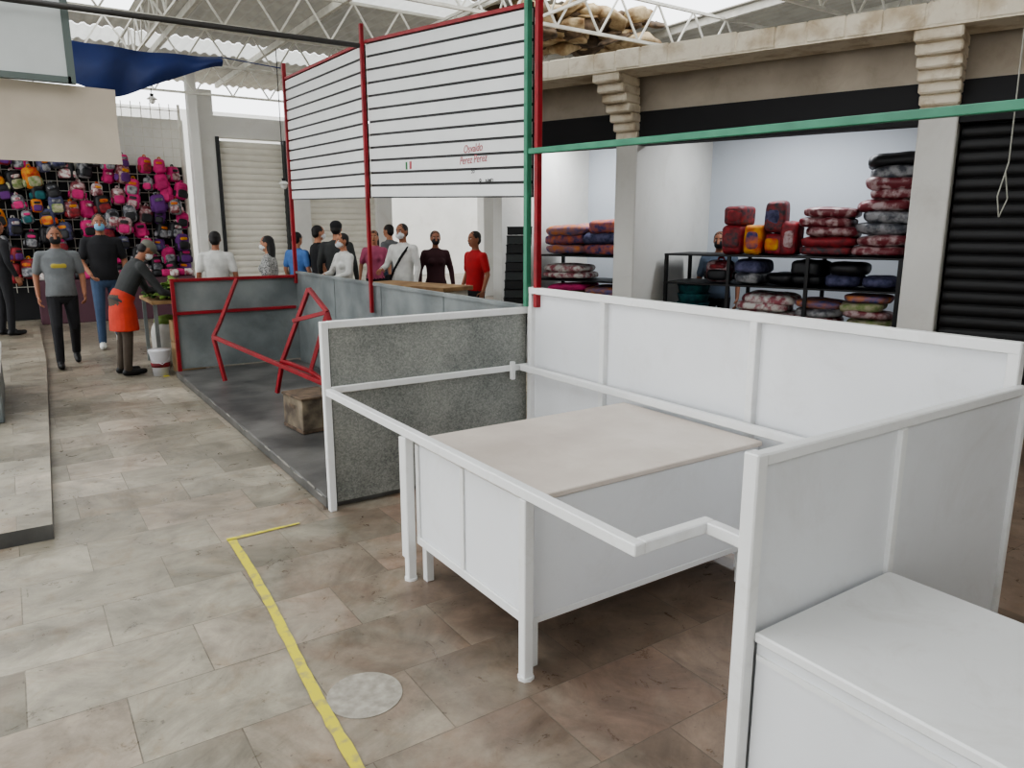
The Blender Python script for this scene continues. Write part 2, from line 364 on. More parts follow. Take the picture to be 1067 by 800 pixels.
# ------------------------------------------------------------------ rear shops
P0=V((5.45,5.98,0));dr=V((.341,-.940,0)).normalized();nn=V((.940,.341,0)).normalized()
RX=Matrix(((dr.x,nn.x,0,P0.x),(dr.y,nn.y,0,P0.y),(0,0,1,0),(0,0,0,1)))
SE=7.5
mb=MB('wall_right',[BEIGE,DARK,WALLW],RX)
mb.box(-1.75,SE,-.02,.2,2.79,3.25,0)
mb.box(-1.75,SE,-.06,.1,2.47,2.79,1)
mb.box(-1.75,-1.62,0,2.0,0,3.25,2)
mb.box(.02,.14,.1,2.0,0,2.8,2)
mb.box(2.76,2.90,.1,2.0,0,2.8,2)
mb.box(SE,SE+.1,0,2.6,0,3.25,2)
mb.build()
mb=MB('wall_back_shops',[WALLB,WALLW],RX);mb.box(-1.75,SE,2.0,2.12,0,3.25,0);mb.box(-1.62,SE,.2,2.0,2.95,3.05,1);mb.build()
for s0,s1 in ((-.07,.17),(2.70,2.98)):
    mb=MB('support_column',[CREAM,WALLW],RX)
    mb.box(s0,s1,-.10,.12,0,2.60,1,.01)
    for i in range(7):
        t=i/6;zz=2.52+i*.082;mb.box(s0-.004*i,s1+.004*i,-.12-.46*t**1.2,-.0-.12*t,zz,zz+.088,0,.014)
    mb.build()
mb=MB('facade_beam',[CREAM],RX)
random.seed(3);s=-1.9
while s<SE:
    l=random.uniform(.22,.34)
    mb.box(s,s+l-.003,-.62+random.uniform(-.005,.005),-.25,3.10,3.265+random.uniform(-.006,.006),0,.010);s+=l
mb.box(-1.9,SE,-.612,-.2,3.09,3.25,0)
mb.build()
mb=MB('roof_slab_edge',[BEIGE],RX);mb.box(-1.9,SE,-.24,2.2,3.27,3.34,0);mb.build()
mb=MB('roller_shutter',[BLACK],RX);shutter(mb,3.0,SE,0,2.46,.06,0,.1,.02);mb.build()
mb=MB('shelving_rack',[BLACK],RX)
for z in (.62,1.06,1.37): mb.box(.22,2.60,.55,1.25,z-.02,z,0,.003)
for s in (.24,.95,1.75,2.58):
    for y in (.57,1.23): mb.box(s-.018,s+.018,y-.018,y+.018,0,1.37,0,.002)
mb.build()
cols=[M('cloth_red',(160,42,50),.6,col2=(96,30,38),scale=14,detail=7),M('cloth_navy',(40,44,74),.8,col2=(90,90,120),scale=18),M('cloth_black',(28,28,32),.5,var=.3,scale=10),M('cloth_yellow',(206,160,50),.75,col2=(180,60,40),scale=10),
 M('cloth_maroon',(108,40,48),.4,col2=(168,146,146),scale=13,detail=8,stops=(.4,.55)),M('cloth_grey',(140,140,142),.4,col2=(66,68,76),scale=14,detail=8,stops=(.4,.58)),M('cloth_teal',(44,110,112),.8,col2=(30,70,80),scale=12),M('cloth_blue',(60,90,146),.8,col2=(190,120,70),scale=11),M('cloth_white',(205,202,198),.6,col2=(150,80,90),scale=15,detail=7,stops=(.4,.58)),M('cloth_pink',(206,52,120),.75,var=.4,scale=9),M('cloth_green',(104,128,66),.8,col2=(180,170,150),scale=14),M('cloth_orange',(200,110,60),.8,col2=(60,60,110),scale=13),
 M('cloth_purple',(100,50,120),.8,var=.3),M('cloth_tartan',(140,44,48),.6,col2=(50,50,56),scale=22,detail=6)]
def lump(k,a):
    ph=[random.uniform(0,6) for _ in range(3)]
    def fn(p): return p*(1+a*math.sin(p.x*k+ph[0])+a*math.sin(p.y*k*1.3+ph[1])+a*.6*math.sin(p.z*k*2+ph[2]))
    return fn
def stack(name,s0,s1,y,z0,z1,th,ci,dep=.25,wd=.26,ragged=0):
    mb=MB(name,cols,RX)
    n=max(1,round((s1-s0)/(2*wd)))
    for k in range(n):
        s=s0+(k+.5)*(s1-s0)/n;m=max(1,round((z1-z0)/th))
        if ragged and n>1: m=max(1,m-random.choice([0,0,ragged]))
        t=(z1-z0)/max(1,round((z1-z0)/th))
        for i in range(m):
            r=random.uniform(-.06,.06) if i else 0
            mb.sup((s+random.uniform(-.04,.04),y+random.uniform(-.03,.03),z0+t*(i+.5)+(.006 if i==0 else 0)),((s1-s0)/n/2*random.uniform(.92,1.12),dep,t*(.50 if i==0 else random.uniform(.56,.72))),.6,random.choice(ci),Euler((random.uniform(-.05,.05) if i else 0,r,random.uniform(-.14,.14))),30,14,lump(21,.045))
    return mb.build()
random.seed(11)
stack('folded_blankets_stack',1.62,2.14,.90,1.37,1.84,.10,[4,5,4,13,0,5],.27,.3)
stack('folded_blankets_stack',2.14,2.62,.90,1.37,1.90,.105,[4,5,13,4,5],.27,.3)
stack('folded_blankets_stack',2.20,2.62,.92,1.90,2.32,.105,[5,4,2,5],.26,.3)
stack('folded_blankets_stack',1.02,1.60,.85,.62,.96,.08,[8,10,9,7,4],.26,.2,1)
stack('folded_blankets_stack',1.62,2.5,.85,.62,1.0,.075,[8,10,5,7,4],.26,.22,1)
stack('folded_blankets_stack',1.0,2.5,.85,1.06,1.31,.125,[2,2,2,1,5],.26,.16,1)
mb=MB('bedding_bags',cols,RX)
for (s,z,w,h,c1,c2) in ((.93,1.37,.12,.30,0,13),(.95,1.67,.11,.20,13,0),(1.16,1.37,.10,.30,3,11),(1.36,1.37,.10,.22,0,3),(1.35,1.59,.11,.32,13,1),(1.52,1.37,.08,.34,0,4)):
    mb.sup((s,.8,z+h/2+.004),(w,.17,h/2),.35,c1,Euler((0,random.uniform(-.05,.05),random.uniform(-.15,.15))),26,16,lump(22,.03))
    mb.sup((s,.66,z+h*.5),(w*.72,.035,h*.30),.5,c2,None,16,10,lump(20,.04))
mb.build()
def backpack(mb,c,w,h,d,m1,m2,m3,rz=0,ry=0):
    R=Euler((0,ry,rz));Rm=R.to_matrix();c=V(c)
    mb.sup(c,(w/2,d/2,h/2),.5,m1,R,14,9)
    mb.sup(c+Rm@V((0,-d*.5,-h*.16)),(w*.38,d*.18,h*.24),.5,m2,R,12,7)
    mb.sup(c+Rm@V((0,-d*.5,h*.22)),(w*.30,d*.08,h*.09),.6,m3,R,10,6)
    for sx in (-1,1): mb.sup(c+Rm@V((sx*w*.52,0,-h*.2)),(w*.08,d*.3,h*.18),.6,m2,R,8,6)
    mb.path([c+Rm@V((-w*.12,0,h*.48)),c+Rm@V((-w*.09,0,h*.6)),c+Rm@V((w*.09,0,h*.6)),c+Rm@V((w*.12,0,h*.48))],.012,m3,5)
mb=MB('travel_bag',cols,RX);backpack(mb,(.78,.8,1.06+.125),.3,.24,.2,4,2,0);mb.build()
mb=MB('storage_tub',[cols[6],BLACK],RX)
for i in range(4):
    mb.loft([(.45,.88,.625+i*.1,.15,.2),(.45,.88,.70+i*.1,.17,.22),(.45,.88,.72+i*.1,.18,.23)],0,20)
mb.build()
mb=MB('shelving_rack',[BLACK],RX)
for z in (.72,1.02,1.32): mb.box(-1.55,-.25,.65,1.25,z-.02,z,0,.003)
for s in (-1.53,-.27):
    for y in (.67,1.23): mb.box(s-.018,s+.018,y-.018,y+.018,0,1.32,0)
mb.build()
random.seed(5)
stack('folded_blankets_stack',-1.5,-.9,.9,1.32,1.68,.12,[7,11,1,0],.26,.3)
stack('folded_blankets_stack',-.9,-.3,.9,1.32,1.72,.13,[3,11,1,7],.26,.3)
stack('folded_blankets_stack',-1.5,-.9,.9,.72,.96,.08,[8,9,10,3],.26,.3)
stack('folded_blankets_stack',-.9,-.3,.9,.72,.94,.08,[8,5,7],.26,.3)
stack('folded_blankets_stack',-1.5,-.9,.9,1.02,1.2,.08,[8,5],.26,.3)
LAMP=bpy.data.materials.new('lamp_tube');LAMP.use_nodes=True
LAMP.node_tree.nodes['Principled BSDF'].inputs['Emission Color'].default_value=(.9,.95,1,1);LAMP.node_tree.nodes['Principled BSDF'].inputs['Emission Strength'].default_value=6
for s in (-.8,1.4):
    mb=MB('ceiling_tube_lamp',[LAMP,WALLW],RX);mb.box(s-.62,s+.62,.96,1.04,2.915,2.95,1);mb.cyl((s-.6,1.0,2.89),(s+.6,1.0,2.89),.018,.018,0,10);mb.build()
    ld=bpy.data.lights.new('shop_light','AREA');ld.shape='RECTANGLE';ld.size=1.2;ld.size_y=.1;ld.energy=36;ld.color=(.92,.96,1)
    lo=bpy.data.objects.new('shop_light',ld);scene.collection.objects.link(lo);lo.matrix_world=RX@Matrix.Translation((s,1.0,2.86))
mb=MB('stacked_crates',[BLACK,M('crate_dark',(50,54,54),.6)])
R=Euler((0,0,math.radians(-35)))
for i in range(17):
    z=i*.098+.045;c=V((4.70+.006*i,6.98,z));Rm=R.to_matrix()
    for sx in (-1,1):
        mb.obox(c+Rm@V((sx*.13,0,0)),(.012,.36,.085),R,i%2);mb.obox(c+Rm@V((0,sx*.18,0)),(.26,.012,.085),R,i%2)
    for k in range(4): mb.obox(c+Rm@V((-.1+.066*k,0,-.04)),(.03,.36,.008),R,i%2)
    mb.obox(c+V((0,0,.042)),(.28,.38,.010),R,0)
mb.build()
mb=MB('wooden_counter',[WOOD,SHUT]);mb.obox((4.05,8.1,.96),(.5,1.4,.05),Euler((0,0,.3)),0,.004);mb.obox((4.05,8.1,.47),(.42,1.3,.93),Euler((0,0,.3)),1,.004);mb.build()
# ------------------------------------------------------------------ far end of the hall
YW=16.6
mb=MB('wall_back',[WALLW,SHUT])
mb.box(-6,3.2,YW,YW+.15,0,3.75,0)
mb.box(3.2,3.55,YW-1.1,YW-.8,0,4.2,0);mb.box(4.9,5.35,YW-1.1,YW-.8,0,3.75,0);mb.box(3.55,4.9,YW-1.05,YW-.8,3.36,3.75,0)
mb.box(6.85,7.2,YW-1.1,YW-.8,0,3.75,0);mb.box(5.35,6.85,YW-1.05,YW-.8,2.9,3.75,0)
mb.box(7.2,20,YW-1.05,YW-.8,3.1,3.75,0);mb.box(9.6,9.85,YW-1.1,YW-.8,0,3.2,0);mb.box(9.85,20,YW-1.1,YW-.8,0,3.2,0)
mb.build()
DGR=M('door_frame_dark',(50,52,54),.5)
mb=MB('roller_shutter',[SHUT,DGR]);shutter(mb,3.62,4.86,0,3.3,YW-.95,0,.12,.025);mb.box(3.55,3.62,YW-1.12,YW-.9,0,3.36,1);mb.box(4.86,4.9,YW-1.12,YW-.9,0,3.36,1);mb.build()
mb=MB('roller_shutter',[SHUT]);shutter(mb,5.35,6.85,0,2.9,YW-.95,0,.12,.025);mb.build()
mb=MB('wall_outside',[WALLW]);mb.box(2,30,24,24.3,0,5,0);mb.build()
mb=MB('support_column',[WALLW,TRUSS]);mb.box(3.05,3.22,15.2,15.4,0,4.5,0,.01);mb.box(3.0,3.27,15.15,15.45,0,.3,0,.01);mb.build()
mb=MB('wire_grid_panel',[TRUSS,DARK])
for i in range(23): mb.beam((-.6+i*.165,16.0,.5),(-.6+i*.165,16.0,3.95),.014,.014,0)
for i in range(20): mb.beam((-.6,16.0,.6+i*.17),(3.05,16.0,.6+i*.17),.014,.014,0)
mb.box(-1.2,3.02,16.06,16.1,0,2.8,1)  # dark sheet standing in for the dim interior behind the bags
for x in (-.6,1.2,3.03): mb.box(x-.02,x+.02,15.98,16.05,0,3.95,0)
mb.build()
random.seed(21)
mb=MB('backpack_display',cols)
ptsb=[]
tries=0
while len(ptsb)<135 and tries<12000:
    tries+=1;x=random.uniform(-.5,2.9);z=random.uniform(.85,2.86)
    if all(((x-a)/.225)**2+((z-b)/.235)**2>1 for a,b in ptsb): ptsb.append((x,z))
for x,z in ptsb:
    left=x<.9
    ch=[2,2,5,10,9,6,2,0,12,3,1] if left else [9,9,9,2,2,0,4,9,12,5,8,1]
    if z<1.6: ch=[9,2,1,5,0,2,2,12,2]
    k=random.uniform(.7,1.12)
    backpack(mb,(x,15.82+random.uniform(-.14,0),z),.24*k,.33*k,.16,random.choice(ch),random.choice(ch),random.choice([2,5,8,3,9]),random.uniform(-.6,.6),random.uniform(-.2,.2))
mb.build()
mb=MB('merchandise_table',[M('table_cloth',(90,60,70),.8),cols[9],cols[2],cols[8]]);mb.box(.35,2.9,15.1,15.55,0,.75,0,.01)
for i in range(18): mb.sup((.45+i*.14,15.3+random.uniform(-.1,.1),.82),(.09,.12,.07),.6,random.choice([1,2,3]))
mb.build()
mb=MB('light_block_wall',[WALLW]);mb.box(-8,20,-6.2,-6,0,4.6,0);mb.build()  # unseen wall behind the camera, added to hold back light from there
# ------------------------------------------------------------------ roof
mb=MB('ceiling',[ROOFM,CLEAR])
ZR=4.62
def roof(x0,x1,y0,y1,strips):
    y=y0
    for a,b in strips+[(y1,y1)]:
        a=max(a,y0);b=min(b,y1)
        if a>y: corr(mb,x0,x1,y,a,ZR,mi=0)
        if b>a: corr(mb,x0,x1,a,b,ZR-.01,mi=1)
        y=max(y,b)
roof(-6,5.9,-8,17.4,[(9.2,10.2),(13.4,14.4)])  # unseen part over and behind the camera added to cut light from behind
corr(mb,5.9,8.6,8.6,17.4,ZR);corr(mb,8.6,20,-8,17.4,ZR);corr(mb,5.9,8.6,-8,6.5,ZR)
ce=mb.build()
def cut(o,x0,x1,y0,y1):
    bm=bmesh.new();bm.from_mesh(o.data)
    for co,no in (((x0,0,0),(1,0,0)),((x1,0,0),(1,0,0)),((0,y0,0),(0,1,0)),((0,y1,0),(0,1,0))):
        bmesh.ops.bisect_plane(bm,geom=bm.verts[:]+bm.edges[:]+bm.faces[:],plane_co=co,plane_no=no)
    dl=[f for f in bm.faces if x0<f.calc_center_median().x<x1 and y0<f.calc_center_median().y<y1]
    bmesh.ops.delete(bm,geom=dl,context='FACES');bm.to_mesh(o.data);bm.free()
cut(ce,-3.5,.8,1.5,7.5);cut(ce,1.4,3.8,2.0,3.8);cut(ce,-3.5,-.5,8.5,13);cut(ce,3.4,5.6,6.0,8.8);cut(ce,.0,4.0,-3.2,-1.0);cut(ce,-.2,1.8,11.2,12.6)  # roof openings added to let more daylight onto stalls and aisle
def truss(mb,p,q,h,n,w=.036):
    p=V(p);q=V(q);u=V((0,0,h));mb.beam(p,q,w,w,0);mb.beam(p+u,q+u,w,w,0)
    for i in range(n):
        a=p.lerp(q,i/n);m=p.lerp(q,(i+.5)/n)+u;b=p.lerp(q,(i+1)/n);mb.beam(a,m,w*.6,w*.6,0);mb.beam(m,b,w*.6,w*.6,0)
for i,y in enumerate((5.4,7.6,9.8,12.2,14.8)):
    mb=MB('roof_truss',[TRUSS]);truss(mb,(-3.5,y,4.0),(15,y,4.0),.5,28);mb.build()
mb=MB('roof_purlins',[TRUSS])
for x in (-.6,.9,2.4,4.0,5.6,8.7,10.2,11.8): mb.beam((x,-2.5 if x>3 else 4.6,4.54),(x,17,4.54),.06,.1,0)
for x in (1.8,5.4): truss(mb,(x,5.4,4.02),(x,16.5,4.02),.45,18,.03)
mb.build()
FO=M('aged_foam',(214,196,160),.9,col2=(140,112,80),scale=6,detail=8,bump=.5)
mb=MB('roof_patch_debris',[RUST,FO])
random.seed(9)
for i in range(150):
    t=random.random();x=6.0+1.9*t+random.uniform(-.2,.2);y=9.0-.5*t+random.uniform(-.2,.9)
    mb.sup((x,y,4.56-random.random()**2*.34),(random.uniform(.12,.3),random.uniform(.12,.3),random.uniform(.03,.10)),.9,random.choice([0,1,1,1]),Euler((random.uniform(-.4,.4),random.uniform(-.4,.4),0)),14,9,lump(22,.10))
mb.build()
mb=MB('hanging_pipe',[M('dark_steel',(58,56,54),.5)]);mb.cyl((-.8,6.6,3.20),(2.78,6.56,3.22),.022,.022,0,8);mb.build()
mb=MB('hanging_sign_board',[SIGNG,M('sign_frame',(90,100,96),.5)])
mb.box(-1.2,.54,6.70,6.72,2.74,3.8,0);mb.box(.52,.57,6.68,6.74,2.7,3.82,1);mb.box(-1.2,.54,6.68,6.74,2.70,2.745,1)
mb.cyl((.5,6.71,3.8),(.5,6.71,4.6),.008,.008,1,6);mb.build()
mb=MB('fibreboard_panel',[SIGNB,DGR])
mb.add([(-1.2,6.80,2.14),(.84,6.80,2.14),(.83,6.80,2.40),(.84,6.80,2.70),(.1,6.80,2.71),(-1.2,6.80,2.72),(-1.2,6.825,2.14),(.84,6.825,2.14),(.83,6.825,2.40),(.84,6.825,2.70),(.1,6.825,2.71),(-1.2,6.825,2.72)],[[5,4,3,2,1,0],[6,7,8,9,10,11],[0,1,7,6],[1,2,8,7],[2,3,9,8],[3,4,10,9],[4,5,11,10]])
for x in (-.6,.3): mb.cyl((x,6.81,2.7),(x,6.81,4.6),.006,.006,1,6)
mb.build()
mb=MB('blue_tarp',[BLUE]);vs=[];fs=[];nx,nz=30,10
for i in range(nx+1):
    t=i/nx;x=.66+1.34*t;y=8.45-.15*t;ztop=3.37-.03*t;drop=(.42*(1-abs(t-.25)**1.3*1.25)-.05)*(1-t**3)+.10
    for j in range(nz+1):
        q=j/nz;vs.append((x+.03*q*math.sin(t*9),y-.10*math.sin(q*2.5)+.03*math.sin(t*16+q*3),ztop-.03*math.sin(math.pi*t)-drop*q))
for i in range(nx):
    for j in range(nz): a=i*(nz+1)+j;fs.append([a,a+nz+1,a+nz+2,a+1])
mb.add(vs,fs,0,True)
mb.path([(.66,8.45,3.37),(-.4,8.5,3.5)],.006,0);mb.path([(2.0,8.3,3.34),(2.78,8.80,3.4)],.006,0);mb.build()
for (x,y,z0,z1) in ((3.30,10.6,4.0,2.22),(2.1,13.,4.0,3.55),(6.2,5.6,3.08,2.95)):
    mb=MB('hanging_bulb',[BLACK,WALLW]);mb.cyl((x,y,z1+.1),(x,y,z0),.006,.006,0,6);mb.cyl((x,y,z1+.02),(x,y,z1+.1),.02,.03,0,8);mb.cyl((x,y,z1+.02),(x,y,z1+.06),.08,.03,1,14);mb.sup((x,y,z1),(.045,.045,.05),1,1,None,12,8);mb.build()
mb=MB('hanging_cable',[M('cable',(150,150,140),.6)])
mb.path([(3.30,1.42,4.6),(3.29,1.42,2.4),(3.285,1.41,1.9),(3.25,1.42,1.77),(3.26,1.41,1.69),(3.29,1.40,1.76),(3.27,1.41,1.86)],.0028,0,6);mb.build()
mb=MB('steel_counter',[GREY,WHITE]);mb.box(-1.4,-.18,7.17,8.9,.085,.50,0,.01);mb.box(-1.42,-.16,7.15,8.92,.50,.54,1,.006);mb.build()
# ------------------------------------------------------------------ vegetable table, bucket
mb=MB('produce_table',[WOOD,GREY])
mb.box(1.30,1.95,9.35,10.3,.78,.82,0,.004)
for x in (1.34,1.9):
    for y in (9.4,10.25): mb.box(x-.02,x+.02,y-.02,y+.02,0,.78,1)
mb.build()
LEAF=M('leaf_green',(70,110,44),.7,col2=(38,66,28),scale=16);LEAF2=M('leaf_light',(120,150,70),.7,var=.3)
random.seed(2);mb=MB('leafy_greens_pile',[LEAF,LEAF2])
for i in range(220):
    a=random.uniform(0,6.28);r=random.uniform(0,.3);c=V((1.62+r*math.cos(a),9.75+r*1.3*math.sin(a),.87+(.3-r)*.6*random.random()))
    mb.sup(c,(.09,.035,.012),1,i%2,Euler((random.uniform(-.8,.8),random.uniform(-.5,.5),random.uniform(0,6))),8,5)
mb.build()
BUCK=M('white_plastic',(220,220,224),.4)
mb=MB('plastic_bucket',[BUCK,cols[0]])
c=(1.30,9.12)
mb.loft([(c[0],c[1],0,.085,.085),(c[0],c[1],.27,.11,.11),(c[0],c[1],.285,.12,.12),(c[0],c[1],.30,.12,.12)],0,24);mb.loft([(c[0],c[1],.1,.097,.097),(c[0],c[1],.15,.103,.103)],1,24)
mb.path([(c[0]-.12,c[1],.28),(c[0]-.08,c[1]-.07,.18),(c[0],c[1]-.12,.14),(c[0]+.08,c[1]-.07,.18),(c[0]+.12,c[1],.28)],.004,0);mb.build()
mb=MB('produce_sack',[M('sack_white',(200,200,194),.8,var=.2,scale=8),LEAF2])
mb.sup((1.50,9.75,.28),(.17,.2,.28),.6,0,None,18,12,lump(10,.03));mb.sup((1.50,9.75,.54),(.13,.15,.08),.9,1,None,14,8,lump(30,.06));mb.build()
mb=MB('cardboard_box',[M('cardboard',(176,148,112),.85,var=.15)])
ya,yb=9.10,9.33
mb.box(1.46,1.78,ya,yb,.36,.37,0);mb.box(1.46,1.78,ya,ya+.01,.36,.6,0);mb.box(1.46,1.78,yb-.01,yb,.36,.6,0);mb.box(1.46,1.47,ya+.01,yb-.01,.36,.6,0);mb.box(1.77,1.78,ya+.01,yb-.01,.36,.6,0);mb.obox((1.62,ya-.05,.62),(.30,.12,.008),Euler((.4,0,0)),0);mb.box(1.46,1.78,ya,yb,0,.355,0,.01);mb.build()
# ------------------------------------------------------------------ people
SK={'a':M('skin_tan',(176,124,96),.6,var=.08),'b':M('skin_brown',(150,102,78),.6,var=.08)}
HAIR=M('hair_black',(24,20,20),.6,var=.3,scale=40)
def fab(n,c,**k): return M('fabric_'+n,c,.85,var=.22,scale=9,bump=.1,**k)
DK=M('eye_dark',(20,16,16),.3);EW=M('eye_white',(220,216,210),.4)
def person(name,loc,yaw,H,shirt,pants,shoe=None,skin='a',mask=None,sleeve='short',legs='stand',arms=None,cap=None,long=False,apron=None,strap=None,lean=0.,headyaw=0.,headpitch=0.,vox=.013,female=False,printm=None,belly=0.,hairc=None):
    shoe=shoe or BLACK;extra=apron or strap or printm or BLACK
    mats=[SK[skin],shirt,pants,shoe,cap or hairc or HAIR,mask or SK[skin],extra,DK,EW,hairc or HAIR]
    b=MB(name,mats);h=MB(name,mats)
    cl,sl=math.cos(lean),math.sin(lean)
    def T(p):
        p=V(p);z=p.z-.93
        return V((p.x,p.y*cl+z*sl,.93+z*cl-p.y*sl)) if lean else p
    fw=.92 if female else 1.
    L={'stand':(((.10,.02,.50),(.11,-.02,.09)),((-.10,.02,.50),(-.11,-.03,.09))),
       'walk':(((.10,.17,.53),(.11,.22,.10)),((-.10,.02,.50),(-.10,-.24,.15)))}[legs]
    for sgn,(k,a) in zip((1,-1),L):
        k=V(k);a=V(a);hp=V((sgn*.088,0,.90))
        b.cap(hp,k,.092,.066,2);b.cap(k,a+V((0,0,.0)),.064,.05,2)
        f=V((0,.17,-.035)) if a.z<.13 else V((0,.15,-.09))
        b.cap(a+V((0,-.03,-.045)),a+f*.6+V((0,0,-.03)),.042,.044,3);b.cap(a+f*.6+V((0,0,-.03)),a+f+V((0,.02,-.012)),.043,.034,3)
        b.cap(a+V((0,0,.0)),a+V((0,0,-.03)),.044,.04,3)
    b.loft([(0,0,.80,.13,.09),(0,0,.86,.168,.118),(0,0,.93,.17*(1.04 if female else 1),.12),(0,0,1.0,.155,.11)],2,20)
    top=[(0,0,.90,.178,.126+belly),(0,.01,.96,.172*fw,.125+belly),(0,.01+belly*.3,1.05,.160*fw,.118+belly),(0,0,1.17,.168*fw,.12+belly*.5),(0,0,1.28,.19*fw,.125),(0,0,1.37,.195*fw,.115),(0,-.005,1.43,.15*fw,.09),(0,-.005,1.475,.075,.065)]
    b.loft(top,1,20,T)
    if female:
        for sx in (-1,1): b.sup(T((sx*.075,.10,1.27)),(.06,.05,.06),1,1)
    if printm: b.sup(T((0,.118,1.27)),(.085,.012,.026),.6,6)
    if apron:
        b.loft([(0,.02,.56,.215,.165),(0,.02,.8,.205,.15),(0,.01,.97,.185,.135),(0,.01,1.03,.178,.132)],6,20,None if not lean else (lambda p:T(p) if p.z>.93 else p))
    if strap:
        for i in range(8):
            t=i/7;b.cap(T((-.15+.3*t,.105+.03*math.sin(math.pi*t),1.42-.42*t)),T((-.15+.3*(t+.14),.105+.03*math.sin(math.pi*(t+.14)),1.42-.42*(t+.14))),.016,.016,6,6)
        b.sup(T((.2,.06,.93)),(.05,.1,.09),.5,6)
    b.cap(T((0,-.01,1.43)),T((0,.005,1.56)),.058*fw,.052*fw,0)
    A=arms or (((.255,-.03,1.13),(.27,.07,.89)),((-.255,-.03,1.13),(-.27,.07,.89)))
    for sgn,(e,w) in zip((1,-1),A):
        sh=T((sgn*.185*fw,-.005,1.395));e=V(e);w=V(w)
        if lean and not arms: e=T(e);w=T(w)
        mid=sh.lerp(e,.72)
        b.cap(T((sgn*.10,-.005,1.40)),sh,.06,.062,1)
        b.cap(sh,mid,.063,.058 if sleeve=='short' else .052,1)
        if sleeve=='short': b.cap(sh.lerp(e,.6),e,.043,.038,0);b.cap(e,w,.039,.026,0)
        else: b.cap(mid,e,.052,.046,1);b.cap(e,e.lerp(w,.93),.046,.035,1);b.cap(e.lerp(w,.9),w,.028,.026,0)
        d=(w-e).normalized();side=V((0,1,0)) if abs(d.y)<.8 else V((sgn*-1,0,0))
        side=(side-d*side.dot(d)).normalized();nrm=d.cross(side).normalized()
        if nrm.x*sgn<0: nrm=-nrm
        Rm=Matrix((side,nrm,d)).transposed()
        h.sup(w+d*.048,(.040,.016,.058),.7,0,Rm,12,8)
        inn=-nrm
        for i,(o,l) in enumerate(((.028,.066),(.010,.075),(-.010,.070),(-.028,.056))):
            p0=w+d*.085+side*o;p1=p0+(d*.85+inn*.35+side*o*2).normalized()*l*.5;p2=p1+(d*.55+inn*.8).normalized()*l*.5
            h.cap(p0,p1,.0095,.0088,0,7);h.cap(p1,p2,.0088,.007,0,7)
        p0=w+d*.03+side*.032;p1=p0+(d*.6+side*.8+inn*.2).normalized()*.04;p2=p1+(d*.9+side*.2+inn*.3).normalized()*.032
        h.cap(p0,p1,.012,.010,0,7);h.cap(p1,p2,.010,.008,0,7)
    hc=V((0,.02,1.632))
    Rh=Euler((-headpitch,0,headyaw)).to_matrix()
    def Hd(p): return T(hc+Rh@V(p))
    RL=(Euler((-lean,0,0)).to_matrix()@Rh)
    b.sup(Hd((0,0,.02)),(.076,.095,.098),1,0,RL,18,12)
    b.sup(Hd((0,.022,-.045)),(.058,.068,.068),.9,0,RL,16,10)
    b.sup(Hd((0,.05,-.082)),(.032,.034,.028),1,0,RL)
    b.cap(Hd((0,.088,.012)),Hd((0,.108,-.022)),.009,.015,0,8)
    for sx in (-1,1): b.sup(Hd((sx*.078,-.005,-.005)),(.010,.02,.032),1,0,RL,10,7)
    if not cap:
        b.sup(Hd((0,-.018,.038)),(.084,.098,.088),1,9,RL,20,12)
        if not long: b.sup(Hd((0,-.05,-.01)),(.074,.062,.07),1,9,RL,16,10)
    else:
        b.sup(Hd((0,-.045,-.01)),(.074,.062,.065),1,9,RL,16,10)
        b.sup(Hd((0,-.005,.055)),(.09,.104,.075),1,4,RL,20,12)
        b.sup(Hd((0,.105,.058)),(.06,.06,.012),.8,4,RL,14,6)
    if long: b.loft([(0,-.055,1.36,.075,.03),(0,-.05,1.45,.09,.045),(0,-.045,1.55,.088,.06),(0,-.03,1.64,.084,.07)],9,16,T)
    if mask: b.sup(Hd((0,.048,-.048)),(.062,.066,.052),.85,5,RL,18,12)
    else:
        h.sup(Hd((0,.092,-.055)),(.024,.008,.007),1,7,RL,10,6)
    for sx in (-1,1):
        h.sup(Hd((sx*.030,.082,.010)),(.014,.008,.008),1,8,RL,10,6);h.sup(Hd((sx*.030,.088,.010)),(.006,.005,.006),1,7,RL,8,6)
        h.cap(Hd((sx*.014,.093,.032)),Hd((sx*.045,.080,.033)),.005,.004,9,6)
    src=b.mesh();o=bpy.data.objects.new('tmp',src);scene.collection.objects.link(o)
    md=o.modifiers.new('r','REMESH');md.mode='VOXEL';md.voxel_size=vox
    sm=o.modifiers.new('s','SMOOTH');sm.iterations=3;sm.factor=.5
    bpy.context.view_layer.update()
    me=bpy.data.meshes.new_from_object(o.evaluated_get(bpy.context.evaluated_depsgraph_get()))
    tree=BVHTree.FromPolygons([v.co for v in src.vertices],[list(p.vertices) for p in src.polygons])
    idx=[p.material_index for p in src.polygons]
    me.materials.clear()
    for m in mats: me.materials.append(m)
    for p in me.polygons:
        r=tree.find_nearest(p.center)
        p.material_index=idx[r[2]] if r[2] is not None else 0
        p.use_smooth=True
    bm=bmesh.new();bm.from_mesh(me)
    hm_=h.mesh();bm.from_mesh(hm_)
    out=bpy.data.meshes.new(name);bm.to_mesh(out);bm.free()
    for m in mats: out.materials.append(m)
    bpy.data.objects.remove(o)
    zmin=min(v.co.z for v in out.vertices)
    ob=bpy.data.objects.new(name,out);scene.collection.objects.link(ob)
    s=H/1.75;ob.scale=(s,s,s);ob.rotation_euler=(0,0,yaw);ob.location=(loc[0],loc[1],(loc[2] if len(loc)>2 else 0)-zmin*s)
    return ob
R_=math.radians
GRS=fab('grey',(112,116,118));BLK=fab('black',(30,30,34));JEAN=fab('denim',(60,78,104));WHT=fab('white',(216,216,212));BRN=fab('brown',(82,72,62));DKG=fab('dark_green',(58,60,60))
